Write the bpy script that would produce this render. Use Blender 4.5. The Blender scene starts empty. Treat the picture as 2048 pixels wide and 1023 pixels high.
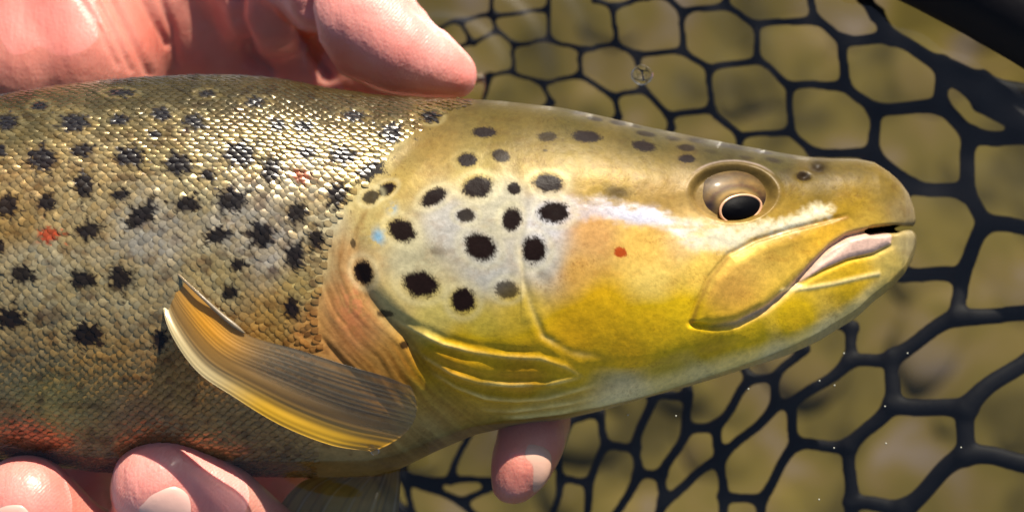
import bpy, bmesh, math, random
import numpy as np
from mathutils import Vector, Matrix

random.seed(7); rng = np.random.default_rng(7)
sc = bpy.context.scene
C = sc.collection

# ------------------------------------------------------------------ camera, sky, sun
S = 1e-4                      # one unit of the layout = 0.1 mm
D = 0.60                      # camera distance
TILT = math.radians(18)       # camera looks down 72 degrees
ca, sa = math.cos(TILT), math.sin(TILT)
RX = np.array([[1, 0, 0], [0, ca, -sa], [0, sa, ca]])

def W(p):                     # fish frame (x along fish, y to its back, z to the flank) -> world
    return np.asarray(p, float) @ RX.T

cam = bpy.data.cameras.new('camera'); camo = bpy.data.objects.new('camera', cam); C.objects.link(camo)
camo.location = W((0, 0, D)); camo.rotation_euler = (TILT, 0, 0)
cam.sensor_width = 36; cam.lens = 36 * D / 0.2048
cam.clip_start = 0.01; cam.clip_end = 500
cam.dof.use_dof = True; cam.dof.focus_distance = D - 0.018; cam.dof.aperture_fstop = 11
sc.camera = camo

SUN = W(np.array((0.30, 0.86, 0.42)) / np.linalg.norm((0.30, 0.86, 0.42)))
world = bpy.data.worlds.new('World'); sc.world = world; world.use_nodes = True
nt = world.node_tree; bg = nt.nodes['Background']
sky = nt.nodes.new('ShaderNodeTexSky'); sky.sky_type = 'NISHITA'; sky.sun_disc = False
sky.sun_elevation = math.asin(SUN[2]); sky.sun_rotation = math.atan2(SUN[0], SUN[1])
nt.links.new(sky.outputs[0], bg.inputs[0]); bg.inputs[1].default_value = 0.06
sl = bpy.data.lights.new('sun', 'SUN'); sl.energy = 5.0; sl.angle = math.radians(0.6); sl.color = (1, 0.91, 0.76)
slo = bpy.data.objects.new('sun', sl); C.objects.link(slo)
slo.rotation_euler = Vector(SUN).to_track_quat('Z', 'Y').to_euler(); slo.location = Vector(SUN) * 3
sc.view_settings.view_transform = 'Standard'; sc.view_settings.look = 'None'
sc.view_settings.exposure = 0.8; sc.view_settings.gamma = 1

# ------------------------------------------------------------------ helpers
def at(px, py, z):            # layout point at depth z, fish frame
    k = (D - z) / D * S
    return np.array(((px - 1024) * k, (511.5 - py) * k, z))
def proj(P):                  # fish-frame points -> layout units
    k = D / (D - P[..., 2]) / S
    return 1024 + P[..., 0] * k, 511.5 - P[..., 1] * k
WATER = -0.0018
def at_level(px, py, h):      # layout point on the horizontal level h
    z = 0.0
    for _ in range(12):
        y = (511.5 - py) * S * (D - z) / D
        z = (h - y * sa) / ca
    return at(px, py, z)

def lin(c):
    c = np.asarray(c, float) / 255
    return np.where(c <= 0.04045, c / 12.92, ((c + 0.055) / 1.055) ** 2.4)
def sm(a, b, x):
    t = np.clip((x - a) / (b - a), 0, 1); return t * t * (3 - 2 * t)

def mesh_np(name, V, F, mat, parent=None, smooth=True, attrs=None, world=True):
    V = W(V) if world else np.asarray(V, float)
    me = bpy.data.meshes.new(name)
    F = np.asarray(F)
    n = F.shape[1]
    me.vertices.add(len(V)); me.vertices.foreach_set('co', V.astype(np.float32).ravel())
    me.loops.add(F.size); me.loops.foreach_set('vertex_index', F.astype(np.int32).ravel())
    me.polygons.add(len(F))
    me.polygons.foreach_set('loop_start', np.arange(0, F.size, n, dtype=np.int32))
    me.polygons.foreach_set('loop_total', np.full(len(F), n, np.int32))
    me.update(calc_edges=True); me.validate()
    if smooth: me.polygons.foreach_set('use_smooth', np.ones(len(me.polygons), bool))
    for k, a in (attrs or {}).items():
        if a.ndim == 2:
            at_ = me.attributes.new(k, 'FLOAT_COLOR', 'POINT')
            at_.data.foreach_set('color', np.c_[a, np.ones(len(a))].astype(np.float32).ravel())
        else:
            at_ = me.attributes.new(k, 'FLOAT', 'POINT'); at_.data.foreach_set('value', a.astype(np.float32))
    me.materials.append(mat)
    o = bpy.data.objects.new(name, me); C.objects.link(o)
    if parent: o.parent = parent
    return o
def empty(name, loc=(0, 0, 0)):
    o = bpy.data.objects.new(name, None); C.objects.link(o); o.empty_display_size = 0.01
    return o
def tag(o, label=None, cat=None, group=None, kind=None):
    if label: o['label'] = label
    if cat: o['category'] = cat
    if group: o['group'] = group
    if kind: o['kind'] = kind
    return o
def grid_faces(n, m, closed=False, off=0):
    i = np.arange(n - 1)[:, None]; j = np.arange(m if closed else m - 1)[None, :]
    j2 = (j + 1) % m
    a = i * m + j; b = i * m + j2; c = (i + 1) * m + j2; d = (i + 1) * m + j
    return np.stack([a, b, c, d], -1).reshape(-1, 4) + off
def resample(pts, n):
    pts = np.asarray(pts, float)
    # Catmull-Rom through the points, then even spacing
    P = np.vstack([2 * pts[0] - pts[1], pts, 2 * pts[-1] - pts[-2]])
    out = []
    for k in range(1, len(P) - 2):
        t = np.linspace(0, 1, 24, endpoint=False)[:, None]
        p0, p1, p2, p3 = P[k - 1], P[k], P[k + 1], P[k + 2]
        out.append(0.5 * ((2 * p1) + (-p0 + p2) * t + (2 * p0 - 5 * p1 + 4 * p2 - p3) * t ** 2 + (-p0 + 3 * p1 - 3 * p2 + p3) * t ** 3))
    Q = np.vstack(out + [pts[-1:]])
    s = np.r_[0, np.cumsum(np.linalg.norm(np.diff(Q[:, :2], axis=0), axis=1))]
    u = np.linspace(0, s[-1], n)
    return np.stack([np.interp(u, s, Q[:, k]) for k in range(Q.shape[1])], 1)
def tube(path, rad, sides=10, flat=1.0, caps=True):
    path = np.asarray(path, float); n = len(path); rad = np.broadcast_to(rad, (n,))
    T = np.gradient(path, axis=0); T /= np.linalg.norm(T, axis=1)[:, None] + 1e-12
    up = np.array((0, 0, 1.0)); A = np.cross(T, up); A /= np.linalg.norm(A, axis=1)[:, None] + 1e-12
    B = np.cross(A, T)
    ph = np.linspace(0, 2 * np.pi, sides, endpoint=False)
    V = path[:, None, :] + rad[:, None, None] * (np.cos(ph)[None, :, None] * A[:, None, :] + flat * np.sin(ph)[None, :, None] * B[:, None, :])
    V = V.reshape(-1, 3); F = grid_faces(n, sides, True)
    if caps:
        V = np.vstack([V, path[:1], path[-1:]]); a, b = n * sides, n * sides + 1
        j = np.arange(sides); j2 = (j + 1) % sides
        F = np.vstack([F, np.stack([np.full(sides, a), j2, j, j], 1), np.stack([np.full(sides, b), (n - 1) * sides + j, (n - 1) * sides + j2, (n - 1) * sides + j2], 1)])
    return V, F
def join(parts):
    Vs, Fs, o = [], [], 0
    for V, F in parts: Vs.append(V); Fs.append(F + o); o += len(V)
    return np.vstack(Vs), np.vstack(Fs)
def mesh_list(name, V, F, mat, parent=None, **kw):   # quads that may be degenerate triangles
    V = W(V); me = bpy.data.meshes.new(name)
    fs = [tuple(dict.fromkeys(f)) for f in F.tolist()]
    me.from_pydata(V.tolist(), [], fs); me.update()
    me.polygons.foreach_set('use_smooth', np.ones(len(me.polygons), bool)); me.materials.append(mat)
    o = bpy.data.objects.new(name, me); C.objects.link(o)
    if parent: o.parent = parent
    return o

def seg_dist(x, y, pts):
    d = np.full(x.shape, 1e9)
    for (x0, y0), (x1, y1) in zip(pts[:-1], pts[1:]):
        dx, dy = x1 - x0, y1 - y0
        t = np.clip(((x - x0) * dx + (y - y0) * dy) / (dx * dx + dy * dy + 1e-9), 0, 1)
        d = np.minimum(d, (x - x0 - t * dx) ** 2 + (y - y0 - t * dy) ** 2)
    return np.sqrt(d)
def inside(x, y, pts):
    r = np.zeros(x.shape, bool); n = len(pts)
    for i in range(n):
        x0, y0 = pts[i]; x1, y1 = pts[(i + 1) % n]
        if y0 == y1: continue
        c = ((y0 > y) != (y1 > y)) & (x < (x1 - x0) * (y - y0) / (y1 - y0) + x0)
        r ^= c
    return r
def sdf(x, y, pts):           # positive inside
    p = list(pts) + [pts[0]]
    d = seg_dist(x, y, p)
    return np.where(inside(x, y, pts), d, -d)
# value noise
_T = rng.random((256, 256))
def vnoise(x, y):
    xi = np.floor(x).astype(int); yi = np.floor(y).astype(int); fx = x - xi; fy = y - yi
    fx = fx * fx * (3 - 2 * fx); fy = fy * fy * (3 - 2 * fy)
    g = lambda a, b: _T[a & 255, b & 255]
    return (g(xi, yi) * (1 - fx) + g(xi + 1, yi) * fx) * (1 - fy) + (g(xi, yi + 1) * (1 - fx) + g(xi + 1, yi + 1) * fx) * fy
def fbm(x, y, o=4):
    r = 0; a = 0.5
    for k in range(o): r = r + a * vnoise(x * 2 ** k + 17 * k, y * 2 ** k + 31 * k); a *= 0.5
    return r

# ------------------------------------------------------------------ materials
def new_mat(name):
    m = bpy.data.materials.new(name); m.use_nodes = True
    return m, m.node_tree.nodes, m.node_tree.links, m.node_tree.nodes['Principled BSDF']
def N(nodes, t, **kw):
    n = nodes.new(t)
    for k, v in kw.items(): setattr(n, k, v)
    return n

def fish_mat(name, rough, coat, bump, scale, speck=0.25):
    m, n, l, b = new_mat(name)
    a = N(n, 'ShaderNodeAttribute', attribute_name='Col')
    me = N(n, 'ShaderNodeAttribute', attribute_name='Met')
    tc = N(n, 'ShaderNodeTexCoord')
    no = N(n, 'ShaderNodeTexNoise'); no.inputs['Scale'].default_value = scale; no.inputs['Detail'].default_value = 5; no.inputs['Roughness'].default_value = 0.7
    l.new(tc.outputs['Object'], no.inputs['Vector'])
    mr = N(n, 'ShaderNodeMapRange'); mr.inputs[1].default_value = 0.3; mr.inputs[2].default_value = 0.7
    mr.inputs[3].default_value = 1 - speck; mr.inputs[4].default_value = 1 + speck
    l.new(no.outputs[0], mr.inputs[0])
    mx = N(n, 'ShaderNodeVectorMath', operation='SCALE'); l.new(a.outputs['Color'], mx.inputs[0]); l.new(mr.outputs[0], mx.inputs['Scale'])
    l.new(mx.outputs[0], b.inputs['Base Color'])
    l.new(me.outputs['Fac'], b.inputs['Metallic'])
    b.inputs['Roughness'].default_value = rough
    b.inputs['Coat Weight'].default_value = coat; b.inputs['Coat Roughness'].default_value = 0.12; b.inputs['Coat IOR'].default_value = 1.33
    b.inputs['Specular IOR Level'].default_value = 0.4
    bp = N(n, 'ShaderNodeBump'); bp.inputs['Strength'].default_value = bump; bp.inputs['Distance'].default_value = 0.0004
    l.new(no.outputs[0], bp.inputs['Height']); l.new(bp.outputs[0], b.inputs['Normal'])
    return m
M_BODY = fish_mat('trout skin', 0.38, 0.06, 0.2, 800, 0.2); M_BODY.node_tree.nodes['Principled BSDF'].inputs['Coat Roughness'].default_value = 0.3; M_BODY.node_tree.nodes['Principled BSDF'].inputs['Specular IOR Level'].default_value = 0.1
M_SCALE = fish_mat('trout scales', 0.22, 0.18, 0.1, 1500, 0.2)

def plain(name, col, rough=0.5, metal=0, coat=0, spec=0.5, sss=0):
    m, n, l, b = new_mat(name)
    b.inputs['Base Color'].default_value = (*col, 1); b.inputs['Roughness'].default_value = rough
    b.inputs['Metallic'].default_value = metal; b.inputs['Coat Weight'].default_value = coat; b.inputs['Specular IOR Level'].default_value = spec
    no = N(n, 'ShaderNodeTexNoise'); no.inputs['Scale'].default_value = 300; no.inputs['Detail'].default_value = 4
    tc = N(n, 'ShaderNodeTexCoord'); l.new(tc.outputs['Object'], no.inputs['Vector'])
    bp = N(n, 'ShaderNodeBump'); bp.inputs['Strength'].default_value = 0.12; bp.inputs['Distance'].default_value = 0.001
    l.new(no.outputs[0], bp.inputs['Height']); l.new(bp.outputs[0], b.inputs['Normal'])
    return m
M_RUBBER = plain('net rubber', (0.003, 0.003, 0.005), 0.65, spec=0.15)
M_HOOP = plain('hoop black', (0.003, 0.0025, 0.004), 0.6, spec=0.15)
M_PUPIL = plain('pupil', (0.001, 0.001, 0.002), 0.5, spec=0.06)
M_RING = plain('iris ring', (0.75, 0.42, 0.24), 0.3, metal=0.3)

# skin of the hand
M_SKIN, n, l, b = new_mat('hand skin')
tc = N(n, 'ShaderNodeTexCoord')
n1 = N(n, 'ShaderNodeTexNoise'); n1.inputs['Scale'].default_value = 55; n1.inputs['Detail'].default_value = 5
cr = N(n, 'ShaderNodeValToRGB'); cr.color_ramp.elements[0].position = 0.3; cr.color_ramp.elements[1].position = 0.72
cr.color_ramp.elements[0].color = (0.68, 0.19, 0.15, 1); cr.color_ramp.elements[1].color = (0.82, 0.37, 0.32, 1)
l.new(tc.outputs['Object'], n1.inputs['Vector']); l.new(n1.outputs[0], cr.inputs[0]); l.new(cr.outputs[0], b.inputs['Base Color'])
b.inputs['Subsurface Weight'].default_value = 0.5; b.inputs['Subsurface Radius'].default_value = (1.0, 0.32, 0.22); b.inputs['Subsurface Scale'].default_value = 0.0022
b.inputs['Roughness'].default_value = 0.42; b.inputs['Coat Weight'].default_value = 0.5; b.inputs['Coat Roughness'].default_value = 0.18
mp = N(n, 'ShaderNodeMapping'); mp.inputs['Rotation'].default_value = (0, 0, math.radians(25)); mp.inputs['Scale'].default_value = (1, 0.22, 1)
l.new(tc.outputs['Object'], mp.inputs['Vector'])
n2 = N(n, 'ShaderNodeTexNoise'); n2.inputs['Scale'].default_value = 420; n2.inputs['Detail'].default_value = 3; l.new(mp.outputs[0], n2.inputs['Vector'])
n3 = N(n, 'ShaderNodeTexVoronoi', feature='DISTANCE_TO_EDGE'); n3.inputs['Scale'].default_value = 900; l.new(tc.outputs['Object'], n3.inputs['Vector'])
wv = N(n, 'ShaderNodeTexWave'); wv.inputs['Scale'].default_value = 560; wv.inputs['Distortion'].default_value = 6; wv.inputs['Detail'].default_value = 1; wv.inputs['Detail Scale'].default_value = 0.15
mp2 = N(n, 'ShaderNodeMapping'); mp2.inputs['Rotation'].default_value = (0, 0, math.radians(35)); l.new(tc.outputs['Object'], mp2.inputs['Vector']); l.new(mp2.outputs[0], wv.inputs['Vector'])
a0 = N(n, 'ShaderNodeMath', operation='MULTIPLY_ADD'); l.new(wv.outputs['Fac'], a0.inputs[0]); a0.inputs[1].default_value = 0.05; l.new(n2.outputs[0], a0.inputs[2]); 
ad = N(n, 'ShaderNodeMath', operation='MULTIPLY_ADD'); l.new(n3.outputs[0], ad.inputs[0]); ad.inputs[1].default_value = 0.25; l.new(a0.outputs[0], ad.inputs[2])
bp = N(n, 'ShaderNodeBump'); bp.inputs['Strength'].default_value = 0.42; bp.inputs['Distance'].default_value = 0.0008
l.new(ad.outputs[0], bp.inputs['Height']); l.new(bp.outputs[0], b.inputs['Normal'])

M_NAIL = plain('finger nail', (0.70, 0.42, 0.35), 0.3, coat=0.4)

# fin membrane
M_FIN, n, l, b = new_mat('fin membrane')
a = N(n, 'ShaderNodeAttribute', attribute_name='Col'); al = N(n, 'ShaderNodeAttribute', attribute_name='Alp')
l.new(a.outputs['Color'], b.inputs['Base Color']); b.inputs['Roughness'].default_value = 0.4; b.inputs['Coat Weight'].default_value = 0.5; b.inputs['Coat Roughness'].default_value = 0.1
tr = N(n, 'ShaderNodeBsdfTranslucent'); l.new(a.outputs['Color'], tr.inputs[0])
mx = N(n, 'ShaderNodeMixShader'); mx.inputs[0].default_value = 0.3; l.new(b.outputs[0], mx.inputs[1]); l.new(tr.outputs[0], mx.inputs[2])
tp = N(n, 'ShaderNodeBsdfTransparent'); mx2 = N(n, 'ShaderNodeMixShader'); l.new(al.outputs['Fac'], mx2.inputs[0]); l.new(tp.outputs[0], mx2.inputs[1]); l.new(mx.outputs[0], mx2.inputs[2])
l.new(mx2.outputs[0], n['Material Output'].inputs[0])

# water: clear sheet, reflecting by angle
M_WATER, n, l, b = new_mat('river water')
fr = N(n, 'ShaderNodeFresnel'); fr.inputs[0].default_value = 1.5
gl = N(n, 'ShaderNodeBsdfGlossy'); gl.inputs['Roughness'].default_value = 0.03
tp = N(n, 'ShaderNodeBsdfTransparent'); tp.inputs[0].default_value = (0.93, 0.93, 0.88, 1)
mx = N(n, 'ShaderNodeMixShader'); l.new(fr.outputs[0], mx.inputs[0]); l.new(tp.outputs[0], mx.inputs[1]); l.new(gl.outputs[0], mx.inputs[2])
l.new(mx.outputs[0], n['Material Output'].inputs[0]); n.remove(b)

# river bed
M_BED, n, l, b = new_mat('river bed')
tc = N(n, 'ShaderNodeTexCoord')
vo = N(n, 'ShaderNodeTexNoise'); vo.inputs['Scale'].default_value = 34; vo.inputs['Detail'].default_value = 4; vo.inputs['Distortion'].default_value = 0.6
cr = N(n, 'ShaderNodeValToRGB'); e = cr.color_ramp.elements
e[0].position = 0.38; e[0].color = (0.050, 0.039, 0.009, 1); e[1].position = 0.66; e[1].color = (0.135, 0.105, 0.080, 1)
x = e.new(0.49); x.color = (0.100, 0.077, 0.018, 1)
x = e.new(0.57); x.color = (0.118, 0.086, 0.028, 1)
l.new(tc.outputs['Object'], vo.inputs['Vector']); l.new(vo.outputs[0], cr.inputs[0]); l.new(cr.outputs[0], b.inputs['Base Color'])
b.inputs['Roughness'].default_value = 0.85; b.inputs['Specular IOR Level'].default_value = 0.1

# ------------------------------------------------------------------ river bed, gravel, water
def axis_grid(fine, half, step, far):
    a = list(np.arange(-half, half + 1e-9, step)); x = half; s = step
    while x < far:
        s *= 1.35; x += s; a.append(x); a.insert(0, -x)
    return np.array(a)
g = axis_grid(0, 0.35, 0.008, 40)
X, Y = np.meshgrid(g, g, indexing='ij')
Z = -0.32 + 0.03 * (fbm(X * 14 + 50, Y * 14 + 50) - 0.5)
bed = mesh_np('river_bed', np.stack([X, Y, Z], -1).reshape(-1, 3), grid_faces(len(g), len(g)), M_BED, world=False)
tag(bed, kind='structure')
# gravel lying on the bed
bm = bmesh.new(); bmesh.ops.create_icosphere(bm, subdivisions=2, radius=1); bm.verts.ensure_lookup_table()
iv = np.array([v.co[:] for v in bm.verts]); ifc = np.array([[v.index for v in f.verts] for f in bm.faces]); bm.free()
Vs, Fs, o = [], [], 0
for k in range(900):
    px, py = rng.uniform(-0.33, 0.33, 2); r = rng.uniform(0.005, 0.017)
    sc3 = np.array((r * rng.uniform(0.8, 1.3), r * rng.uniform(0.7, 1.1), r * rng.uniform(0.2, 0.35))); an = rng.uniform(0, 6.28)
    v = iv * (1 + 0.12 * np.sin(iv[:, [1, 2, 0]] * 3 + k)) * sc3
    v = np.stack([v[:, 0] * math.cos(an) - v[:, 1] * math.sin(an), v[:, 0] * math.sin(an) + v[:, 1] * math.cos(an), v[:, 2]], 1)
    Vs.append(v + (px, py, -0.322 + 0.03 * (float(fbm(np.array(px * 14 + 50), np.array(py * 14 + 50))) - 0.5))); Fs.append(ifc + o); o += len(v)
gr = mesh_np('gravel', np.vstack(Vs), np.vstack(Fs), M_BED, world=False)
tag(gr, 'olive and tan gravel on the river bed below the net', 'gravel', kind='stuff')

g = axis_grid(0, 0.17, 0.0009, 40)
X, Y = np.meshgrid(g, g, indexing='ij')
hx, hy = W(at_level(880, 150, WATER))[:2]
r = np.hypot(X - hx, Y - hy)
Z = WATER + 0.0022 * (fbm(X * 24 + 9, Y * 44 + 3, 3) - 0.44)
Z += 0.0005 * np.exp(-r / 0.05) * np.sin(r * 2 * np.pi / 0.009) * sm(0, 0.01, r)
water = mesh_np('water', np.stack([X, Y, Z], -1).reshape(-1, 3), grid_faces(len(g), len(g)), M_WATER, world=False)
tag(water, kind='structure')

# ------------------------------------------------------------------ trout: profile
TOP = [(-2600, 470), (-2200, 440), (-1600, 370), (-800, 260), (-300, 215), (0, 192), (100, 176), (200, 164), (300, 156), (400, 152), (480, 153), (560, 160), (650, 178), (750, 192), (850, 199), (950, 199), (1000, 202), (1123, 216), (1200, 232), (1290, 253), (1387, 273), (1484, 292), (1560, 306), (1610, 314), (1660, 317), (1713, 318), (1747, 325), (1770, 342), (1790, 365), (1805, 388), (1815, 415), (1821, 440), (1824, 462)]
BOT = [(-2600, 640), (-2200, 670), (-1600, 750), (-800, 840), (-300, 890), (0, 915), (100, 930), (200, 942), (400, 950), (560, 952), (650, 953), (742, 952), (803, 935), (879, 898), (950, 868), (1009, 855), (1067, 846), (1126, 837), (1199, 820), (1299, 790), (1375, 770), (1448, 748), (1565, 710), (1624, 683), (1697, 639), (1741, 600), (1768, 578), (1795, 548), (1812, 520), (1820, 495), (1824, 468)]
WID = [(-2600, 25), (-2200, 60), (-1600, 130), (-800, 200), (-300, 235), (0, 245), (400, 250), (700, 245), (900, 235), (1100, 225), (1300, 205), (1450, 180), (1600, 140), (1700, 108), (1760, 84), (1795, 62), (1815, 34), (1824, 6)]
def smooth_prof(P):
    P = np.array(P, float); xs = np.linspace(P[0, 0], P[-1, 0], 9000)
    ys = np.interp(xs, P[:, 0], P[:, 1]); k = np.hanning(81); k /= k.sum()
    yp = np.convolve(np.pad(ys, 40, mode='edge'), k, 'valid')
    w = sm(1700, 1770, xs)
    return xs, yp * (1 - w) + ys * w
pt, pb, pw = smooth_prof(TOP), smooth_prof(BOT), smooth_prof(WID)
top = lambda x: np.interp(x, *pt); bot = lambda x: np.interp(x, *pb); wid = lambda x: np.interp(x, *pw)
zc = lambda x: -0.006 * sm(900, 1800, x) - 0.02 * sm(-300, -2600, x)

def body_pos(x, th):          # x in layout units, th angle from flank (0) to back (+90)
    t, bt = top(x), bot(x); yc = (t + bt) / 2; hy = (bt - t) / 2; w = wid(x)
    s, c = np.sin(th), np.cos(th)
    head = sm(850, 1150, x)
    p = 1.0 - 0.22 * head          # flatter cheeks on the head
    z = np.sign(c) * np.abs(c) ** p * w * S
    Z = z + zc(x)
    k = (D - zc(x)) / D * S
    return np.stack([(x - 1024) * k, (511.5 - (yc - hy * s)) * k, Z], -1)

# ------------------------------------------------------------------ trout: colour
CTRL = [(-900, 300, 110, 98, 62), (-900, 560, 176, 160, 120), (-900, 800, 170, 140, 90),
 (0, 215, 112, 102, 66), (50, 260, 128, 118, 80), (250, 200, 120, 110, 74), (400, 170, 110, 100, 66), (600, 180, 116, 104, 66), (750, 210, 122, 108, 66), (560, 280, 140, 128, 92), (300, 290, 140, 128, 92), (750, 300, 150, 136, 96),
 (60, 340, 168, 146, 104), (200, 350, 166, 150, 112), (400, 370, 172, 162, 128), (600, 360, 180, 172, 148), (660, 430, 192, 182, 150), (30, 440, 178, 150, 98), (150, 430, 180, 164, 124), (300, 460, 188, 184, 170), (480, 440, 190, 186, 174), (560, 500, 192, 188, 178), (430, 560, 184, 172, 130), (600, 570, 190, 168, 108), (80, 520, 184, 176, 146), (250, 590, 178, 166, 130), (120, 600, 174, 164, 130),
 (60, 700, 160, 140, 100), (200, 720, 166, 136, 86), (350, 770, 170, 130, 76), (100, 800, 176, 152, 92), (60, 880, 150, 108, 78), (300, 850, 146, 108, 74), (500, 880, 140, 112, 72), (700, 920, 160, 132, 84), (850, 870, 165, 140, 84), (560, 640, 190, 156, 90), (620, 660, 192, 142, 82),
 (690, 520, 178, 142, 94), (680, 600, 182, 134, 84), (710, 650, 190, 134, 84), (790, 720, 186, 140, 74), (760, 780, 180, 130, 66), (860, 790, 184, 150, 74), (640, 520, 186, 168, 124), (750, 450, 184, 164, 104), (800, 360, 168, 144, 82), (870, 290, 164, 136, 74), (720, 410, 182, 164, 110),
 (1000, 225, 130, 112, 58), (1000, 265, 150, 128, 66), (1150, 245, 122, 108, 56), (1150, 300, 152, 130, 64), (1300, 280, 116, 104, 58), (1300, 340, 156, 132, 66), (1450, 300, 102, 92, 54), (1560, 325, 108, 98, 54), (950, 340, 164, 144, 82), (1080, 330, 158, 134, 70), (1200, 370, 166, 138, 68), (1320, 390, 160, 130, 72),
 (820, 520, 178, 170, 138), (900, 450, 184, 180, 172), (1000, 410, 178, 172, 150), (980, 540, 186, 183, 174), (870, 630, 190, 174, 108), (960, 650, 190, 170, 90), (790, 600, 192, 172, 114), (1040, 620, 200, 172, 84), (1090, 450, 198, 196, 200), (1090, 520, 194, 190, 180),
 (1180, 470, 196, 150, 92), (1150, 540, 206, 160, 84), (1280, 500, 226, 184, 96), (1300, 560, 238, 206, 116), (1200, 600, 226, 180, 58), (1150, 660, 224, 176, 38), (1300, 640, 234, 190, 46), (1250, 700, 226, 178, 36), (1100, 700, 222, 178, 42), (950, 700, 214, 170, 44), (900, 720, 196, 150, 44), (1050, 750, 196, 150, 44), (950, 790, 184, 146, 60), (1100, 800, 190, 160, 84), (1250, 770, 204, 188, 148), (1400, 740, 200, 180, 120), (1420, 700, 206, 170, 56), (1340, 750, 196, 170, 90),
 (1400, 540, 238, 200, 100), (1370, 480, 226, 190, 130), (1360, 620, 236, 196, 64), (1500, 680, 232, 194, 70), (1600, 640, 238, 196, 56), (1700, 580, 220, 180, 56), (1780, 520, 212, 184, 96), (1810, 490, 214, 194, 140), (1640, 670, 214, 196, 150), (1540, 718, 212, 196, 156), (1720, 610, 210, 184, 110), (1700, 540, 214, 172, 52),
 (1560, 440, 180, 146, 66), (1620, 380, 150, 124, 56), (1700, 340, 146, 124, 62), (1700, 400, 190, 152, 46), (1770, 380, 176, 146, 68), (1800, 420, 196, 172, 118), (1740, 440, 206, 170, 74), (1650, 460, 212, 166, 58), (1600, 400, 168, 136, 50), (1640, 350, 122, 104, 54)]
CT = np.array(CTRL, float); CC = lin(CT[:, 2:])  # tones picked as seen, so some of the lighting stays in them
HEADSP = [(968, 264, 22, 10, 0, 1), (1096, 273, 18, 9, 0, .8), (1174, 273, 27, 11, 5, 1), (1287, 293, 22, 10, 10, 1), (1292, 268, 18, 5, 10, .8), (1372, 297, 17, 7, 5, .9), (1373, 320, 16, 8, 8, 1), (935, 322, 19, 13, 0, 1), (1000, 313, 17, 12, 20, .95), (956, 377, 28, 20, -10, 1), (1027, 380, 13, 11, 0, 1), (868, 398, 25, 14, -28, 1), (932, 433, 18, 12, 0, .95), (1022, 441, 18, 21, 20, 1), (1095, 369, 27, 17, 5, 1), (1106, 427, 28, 19, 5, 1), (1067, 500, 23, 25, 0, 1), (960, 494, 30, 24, 30, 1), (804, 463, 26, 20, 30, 1), (727, 543, 17, 23, -20, 1), (841, 567, 33, 24, 10, 1), (926, 599, 23, 23, 0, 1), (1013, 578, 21, 17, 0, .85), (875, 503, 15, 10, 10, .5), (1232, 388, 27, 13, 8, .7), (770, 627, 15, 7, 0, .8), (773, 378, 17, 12, -30, 1), (742, 392, 17, 12, -25, .9), (706, 485, 5, 9, 0, .8), (1088, 548, 16, 12, 0, .35), (1090, 302, 5, 3, 0, .7), (1158, 226, 14, 3, 8, .7), (1190, 238, 16, 4, 10, .8), (1237, 246, 16, 4, 10, .8), (1345, 277, 15, 5, 12, .7), (1392, 282, 18, 5, 10, .7), (1445, 291, 15, 4, 10, .7), (1470, 296, 14, 4, 10, .6), (1525, 306, 20, 4, 12, .8), (1545, 324, 17, 6, 15, .75), (1605, 357, 14, 9, 5, .85), (1635, 337, 17, 12, 10, .75), (1490, 318, 15, 4, 10, .6), (808, 690, 9, 7, 0, .9), (1572, 362, 22, 18, 0, .3), (1420, 305, 14, 4, 10, .4), (1270, 253, 12, 3, 10, .6), (1238, 505, 12, 10, 0, -1)]
BODYSP = [(15, 245, 21, 16), (148, 245, 30, 19), (238, 240, 19, 13), (322, 228, 19, 14), (385, 245, 24, 18), (415, 187, 18, 7), (512, 205, 20, 10), (555, 250, 19, 14), (607, 252, 21, 12), (708, 232, 22, 11), (782, 265, 25, 19), (860, 233, 20, 12), (80, 212, 17, 9), (240, 185, 27, 7), (85, 318, 32, 25), (165, 300, 26, 15), (260, 313, 33, 21), (358, 328, 30, 24), (480, 308, 32, 27), (545, 338, 22, 28), (615, 305, 21, 10), (685, 310, 30, 19), (310, 268, 13, 8), (168, 370, 23, 25), (93, 405, 20, 21), (15, 410, 25, 25), (240, 390, 21, 13), (415, 350, 18, 13), (740, 340, 32, 17, -25), (605, 353, 20, 15, 0, 'r'), (675, 390, 22, 30, 20), (378, 408, 29, 19), (462, 400, 32, 23), (595, 425, 20, 25), (280, 432, 42, 20, -35), (178, 460, 27, 18, -25), (100, 470, 22, 16, 0, 'R'), (435, 470, 28, 18), (522, 470, 28, 27), (632, 478, 17, 25), (590, 512, 22, 29), (475, 530, 18, 14), (405, 527, 19, 18, 0, 'f'), (355, 480, 18, 11, 0, 'f'), (300, 520, 16, 11, 0, 'f'), (45, 548, 26, 21), (165, 560, 26, 21), (240, 555, 26, 28), (175, 592, 22, 11, 0, 'f'), (100, 630, 32, 20, 0, 'f'), (20, 635, 30, 24), (175, 670, 33, 24), (320, 680, 16, 20), (582, 617, 17, 24), (460, 585, 18, 15), (545, 545, 14, 13, 0, 'f'), (625, 565, 12, 9, 0, 'f'), (0, 492, 10, 15), (2, 300, 9, 13), (370, 265, 12, 10, 0, 'f')]
for k in range(150):     # the rest of the flank, beyond the hand
    BODYSP.append((rng.uniform(-2200, -50), rng.uniform(240, 760), rng.uniform(16, 30), rng.uniform(12, 24)))
EYE = (1463, 385)
MAX_POLY = [(1690, 436), (1640, 449), (1580, 463), (1510, 484), (1455, 512), (1418, 555), (1392, 605), (1380, 642), (1420, 647), (1470, 641), (1525, 614), (1578, 572), (1620, 532), (1665, 498), (1715, 466)]
LIP_POLY = [(1778, 466), (1740, 464), (1700, 472), (1662, 494), (1625, 528), (1598, 560), (1640, 536), (1690, 515), (1740, 503), (1775, 486)]
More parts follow.
